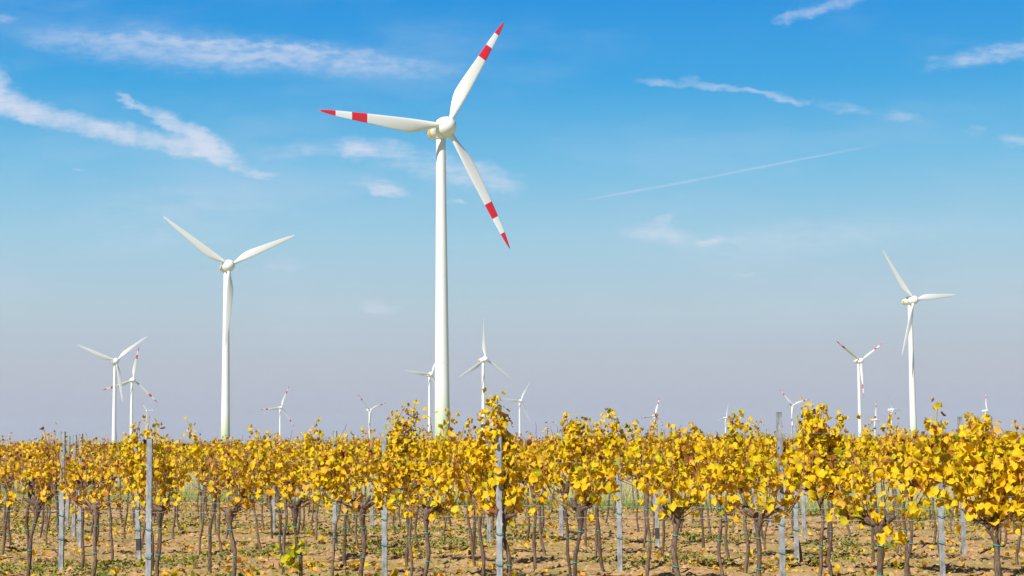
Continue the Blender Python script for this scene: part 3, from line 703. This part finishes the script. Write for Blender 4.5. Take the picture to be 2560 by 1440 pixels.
def turbine(X, D, z, psi, th, red=False, pitch=0.0, kind='egg', label=''):
    zb = float(ground_drop(np.array(D))); H = z - zb
    root = empty('wind_turbine', (X, D, zb), psi - math.pi / 2)
    zt = H - OV * math.sin(TAU)                      # rotor axis height over the tower centre
    htw = zt - 2.0
    g = Geo(); k = 40; prof = []
    sc = 1.0
    for t in (0, .01, .03, .08, .15, .3, .5, .7, .85, .96, 1.0):
        r = 1.22 + (2.02 - 1.22) * (1 - t) ** 1.08 + .10 * math.exp(-t / .02); prof.append((t * htw, r * sc))
    g.lathe(prof, k, Vector((0, 0, 1)))
    for t in (.27, .55, .8): g.lathe([(t * htw - .06, (1.22 + .8 * (1 - t) ** 1.08) + .0), (t * htw - .05, (1.22 + .8 * (1 - t) ** 1.08) + .03), (t * htw + .05, (1.22 + .8 * (1 - t) ** 1.08) + .03), (t * htw + .06, (1.22 + .8 * (1 - t) ** 1.08))], k, Vector((0, 0, 1)))
    link('tower', g.mesh('tower', TOWER), root)
    a = Vector((math.cos(TAU), 0, math.sin(TAU))); cen = Vector((0, 0, zt)) + a * OV; cen.z = H
    nb = Geo()
    if kind == 'egg':
        prof_n = [(-9.0, .3), (-8.9, .85), (-8.55, 1.3), (-7.8, 1.62), (-6.4, 1.85), (-4.4, 2.15), (-2.6, 2.42), (-1.75, 2.58), (-1.7, 2.72), (-.75, 2.72), (-.70, 2.5)]
        nb.lathe(prof_n, 40, a, cen)
    else:   # long boxy nacelle with rounded edges
        kk = 20; V = []
        for xx, sy, sz in ((-9.6, 1.1, 1.1), (-9.3, 1.45, 1.45), (-8.0, 1.65, 1.7), (-2.0, 1.75, 1.8), (-1.3, 1.5, 1.5)):
            for j in range(kk):
                t = 2 * math.pi * j / kk; cy = math.copysign(abs(math.cos(t)) ** .45, math.cos(t)); sz_ = math.copysign(abs(math.sin(t)) ** .45, math.sin(t))
                V.append(cen + a * xx + Vector((0, 1, 0)) * cy * sy + Vector((-a.z, 0, a.x)) * (sz_ * sz + .1))
        Fc = [(i * kk + j, i * kk + (j + 1) % kk, (i + 1) * kk + (j + 1) % kk, (i + 1) * kk + j) for i in range(4) for j in range(kk)]
        Fc += [tuple(range(kk - 1, -1, -1)), tuple(4 * kk + j for j in range(kk))]; nb.add(V, Fc)
    nb.lathe([(zt - 2.6, 1.32), (zt - 1.2, 1.45), (zt - .6, 1.45)], 28, Vector((0, 0, 1)))       # yaw collar
    link('nacelle', nb.mesh('nacelle', WHITE), root)
    hub = Geo(); s_ = 1.0 if kind == 'egg' else .62
    hub.lathe([(-.68 if kind == 'egg' else -1.25, 2.45 * s_), (-.55, 2.62 * s_), (.0, 2.60 * s_), (.7, 2.45 * s_), (1.4, 2.12 * s_), (2.0, 1.62 * s_), (2.4, 1.08 * s_), (2.62, .55 * s_), (2.68, .1)], 40, a, cen)
    link('hub_cover', hub.mesh('hub_cover', WHITE), root)
    m_ = Geo(); b0 = cen + a * (-5.6) + Vector((0, 0, 1.6)); m_.tube([b0, b0 + Vector((0, 0, 1.0))], [.09, .06], 6); m_.tube([b0 + Vector((-.1, -.55, .8)), b0 + Vector((-.1, .55, .8))], [.06, .06], 5); m_.box(tuple(b0 + Vector((0, .5, 1.0))), (.25, .25, .35)); m_.box(tuple(b0 + Vector((0, -.5, 1.0))), (.25, .25, .35))
    link('wind_vane', m_.mesh('wind_vane', DARK, False), root)
    if kind == 'egg':
        e = Geo(); V = []; q = Vector((0, -1, 0)); upv = Vector((-a.z, 0, a.x)); nx, na = 6, 6
        for i in range(nx):
            xx = -7.6 + 2.0 * i / (nx - 1); rr = np.interp(xx, [p[0] for p in prof_n], [p[1] for p in prof_n]) + .03
            for j in range(na):
                ph = math.radians(-38 + 62 * j / (na - 1)) * (1.0 if 0 < i < nx - 1 else .7); V.append(cen + a * xx + (q * math.cos(ph) + upv * math.sin(ph)) * rr)
        e.add(V, [(i * na + j, i * na + j + 1, (i + 1) * na + j + 1, (i + 1) * na + j) for i in range(nx - 1) for j in range(na - 1)])
        link('emblem', e.mesh('emblem', AMBER), root)
    key = (red, round(pitch, 3))
    if key not in bm_cache: bm_cache[key] = blade_mesh(red, pitch)
    e1 = Vector((0, 1, 0)); e2 = Vector((-a.z, 0, a.x))
    for i in range(3):
        t = th + i * 2 * math.pi / 3; sp_ = e1 * math.sin(t) + e2 * math.cos(t); tg = e1 * math.cos(t) - e2 * math.sin(t); yv = -a
        b = link('blade', bm_cache[key], root)
        b.matrix_local = Matrix(((tg.x, yv.x, sp_.x, cen.x), (tg.y, yv.y, sp_.y, cen.y), (tg.z, yv.z, sp_.z, cen.z), (0, 0, 0, 1)))
    tag(root, label, 'wind turbine', 'wind turbines standing over the vineyard')

for args in [
 (-18.1, 437.3, 82.4, .513, .555, True, 0, 'egg', 'largest wind turbine, red-banded blades, tower green at the foot, centre of the photo'),
 (-125.3, 745.6, 78.9, .529, -.969, False, 0, 'egg', 'tall all-white wind turbine left of the largest one, its lowest blade along the tower'),
 (229.2, 981.0, 79.9, .570, -.645, False, 0, 'egg', 'all-white wind turbine, tallest on the right side, amber mark on its nacelle'),
 (328.2, 1620.4, 73.8, .600, -1.030, True, 1.25, 'egg', 'wind turbine with narrow red-banded blades just left of the tallest one on the right'),
 (-335.6, 1439.8, 71.0, .535, -1.187, False, 0, 'egg', 'all-white wind turbine standing farthest left over the vines'),
 (-396.5, 1778.1, 67.5, .633, .207, True, 0, 'egg', 'red-banded wind turbine close behind the leftmost white one'),
 (-1085.5, 5065.2, 98.2, .614, -.5215, True, 0, 'egg', 'faint far wind turbine peeping over the high yellow tuft on the left'),
 (-342.8, 2518.0, 52.4, .651, .431, True, 0, 'box', 'small red-banded wind turbine alone between the two tallest towers'),
 (-229.2, 2730.7, 52.2, .822, -.837, True, 0, 'box', 'small red-banded wind turbine beside the tufted vine left of the largest tower'),
 (-88.8, 1818.9, 72.2, .68, -1.478, False, 0, 'egg', 'white wind turbine partly hidden behind the largest tower'),
 (-25.9, 1497.6, 72.5, .689, .032, False, 0, 'egg', 'white wind turbine with one blade straight up, just right of the largest tower'),
 (9.87, 2557.9, 60.0, .6755, .606, False, 0, 'egg', 'small plain white wind turbine right of the one with an upright blade'),
 (265.9, 3223.3, 45.6, .570, .373, True, .3, 'box', 'tiny red-tipped wind turbine alone in the gap right of centre'),
 (469.3, 3784.9, 47.0, .710, .322, False, 0, 'box', 'tiny faint white wind turbine half hidden by thin brown shoots'),
 (439.4, 2695.6, 52.8, .550, -.802, True, 0, 'box', 'small red-banded wind turbine left of the tall vine tuft on the right'),
 (664.8, 3148.0, 33.5, .675, .152, True, .15, 'box', 'lowest wind turbine, red-tipped and nearly hidden in leaves, right of the narrow-bladed one'),
 (677.8, 3068.5, 50.5, .883, -.478, False, 0, 'box', 'small white wind turbine with long nacelle, between two larger towers on the right'),
 (877.1, 3179.1, 48.7, .830, .118, True, .35, 'box', 'small wind turbine with dark-banded upright blade, farthest right'),
]: turbine(*args)


# ------------------------------------------------------------------ haze: one closed box of even air round everything
def build_haze():
    g = Geo(); x0, x1, y0, y1, z0, z1 = -9500, 9500, -120, 14500, -27.5, 215
    g.box(((x0 + x1) / 2, (y0 + y1) / 2, (z0 + z1) / 2), (x1 - x0, y1 - y0, z1 - z0))
    m = bpy.data.materials.new('haze'); m.use_nodes = True; nt = m.node_tree; nt.nodes.clear()
    v = nn(nt, 'ShaderNodeVolumePrincipled'); v.inputs['Color'].default_value = (0.86, 0.93, 1.0, 1); v.inputs['Density'].default_value = 0.00007; v.inputs['Anisotropy'].default_value = 0.0
    o = nn(nt, 'ShaderNodeOutputMaterial'); nt.links.new(v.outputs[0], o.inputs['Volume'])
    h = link('haze', g.mesh('haze', m, False)); h['kind'] = 'stuff'; h['label'] = 'thin pale haze in the air over the plain towards the far turbines'; h['category'] = 'haze'
build_haze()
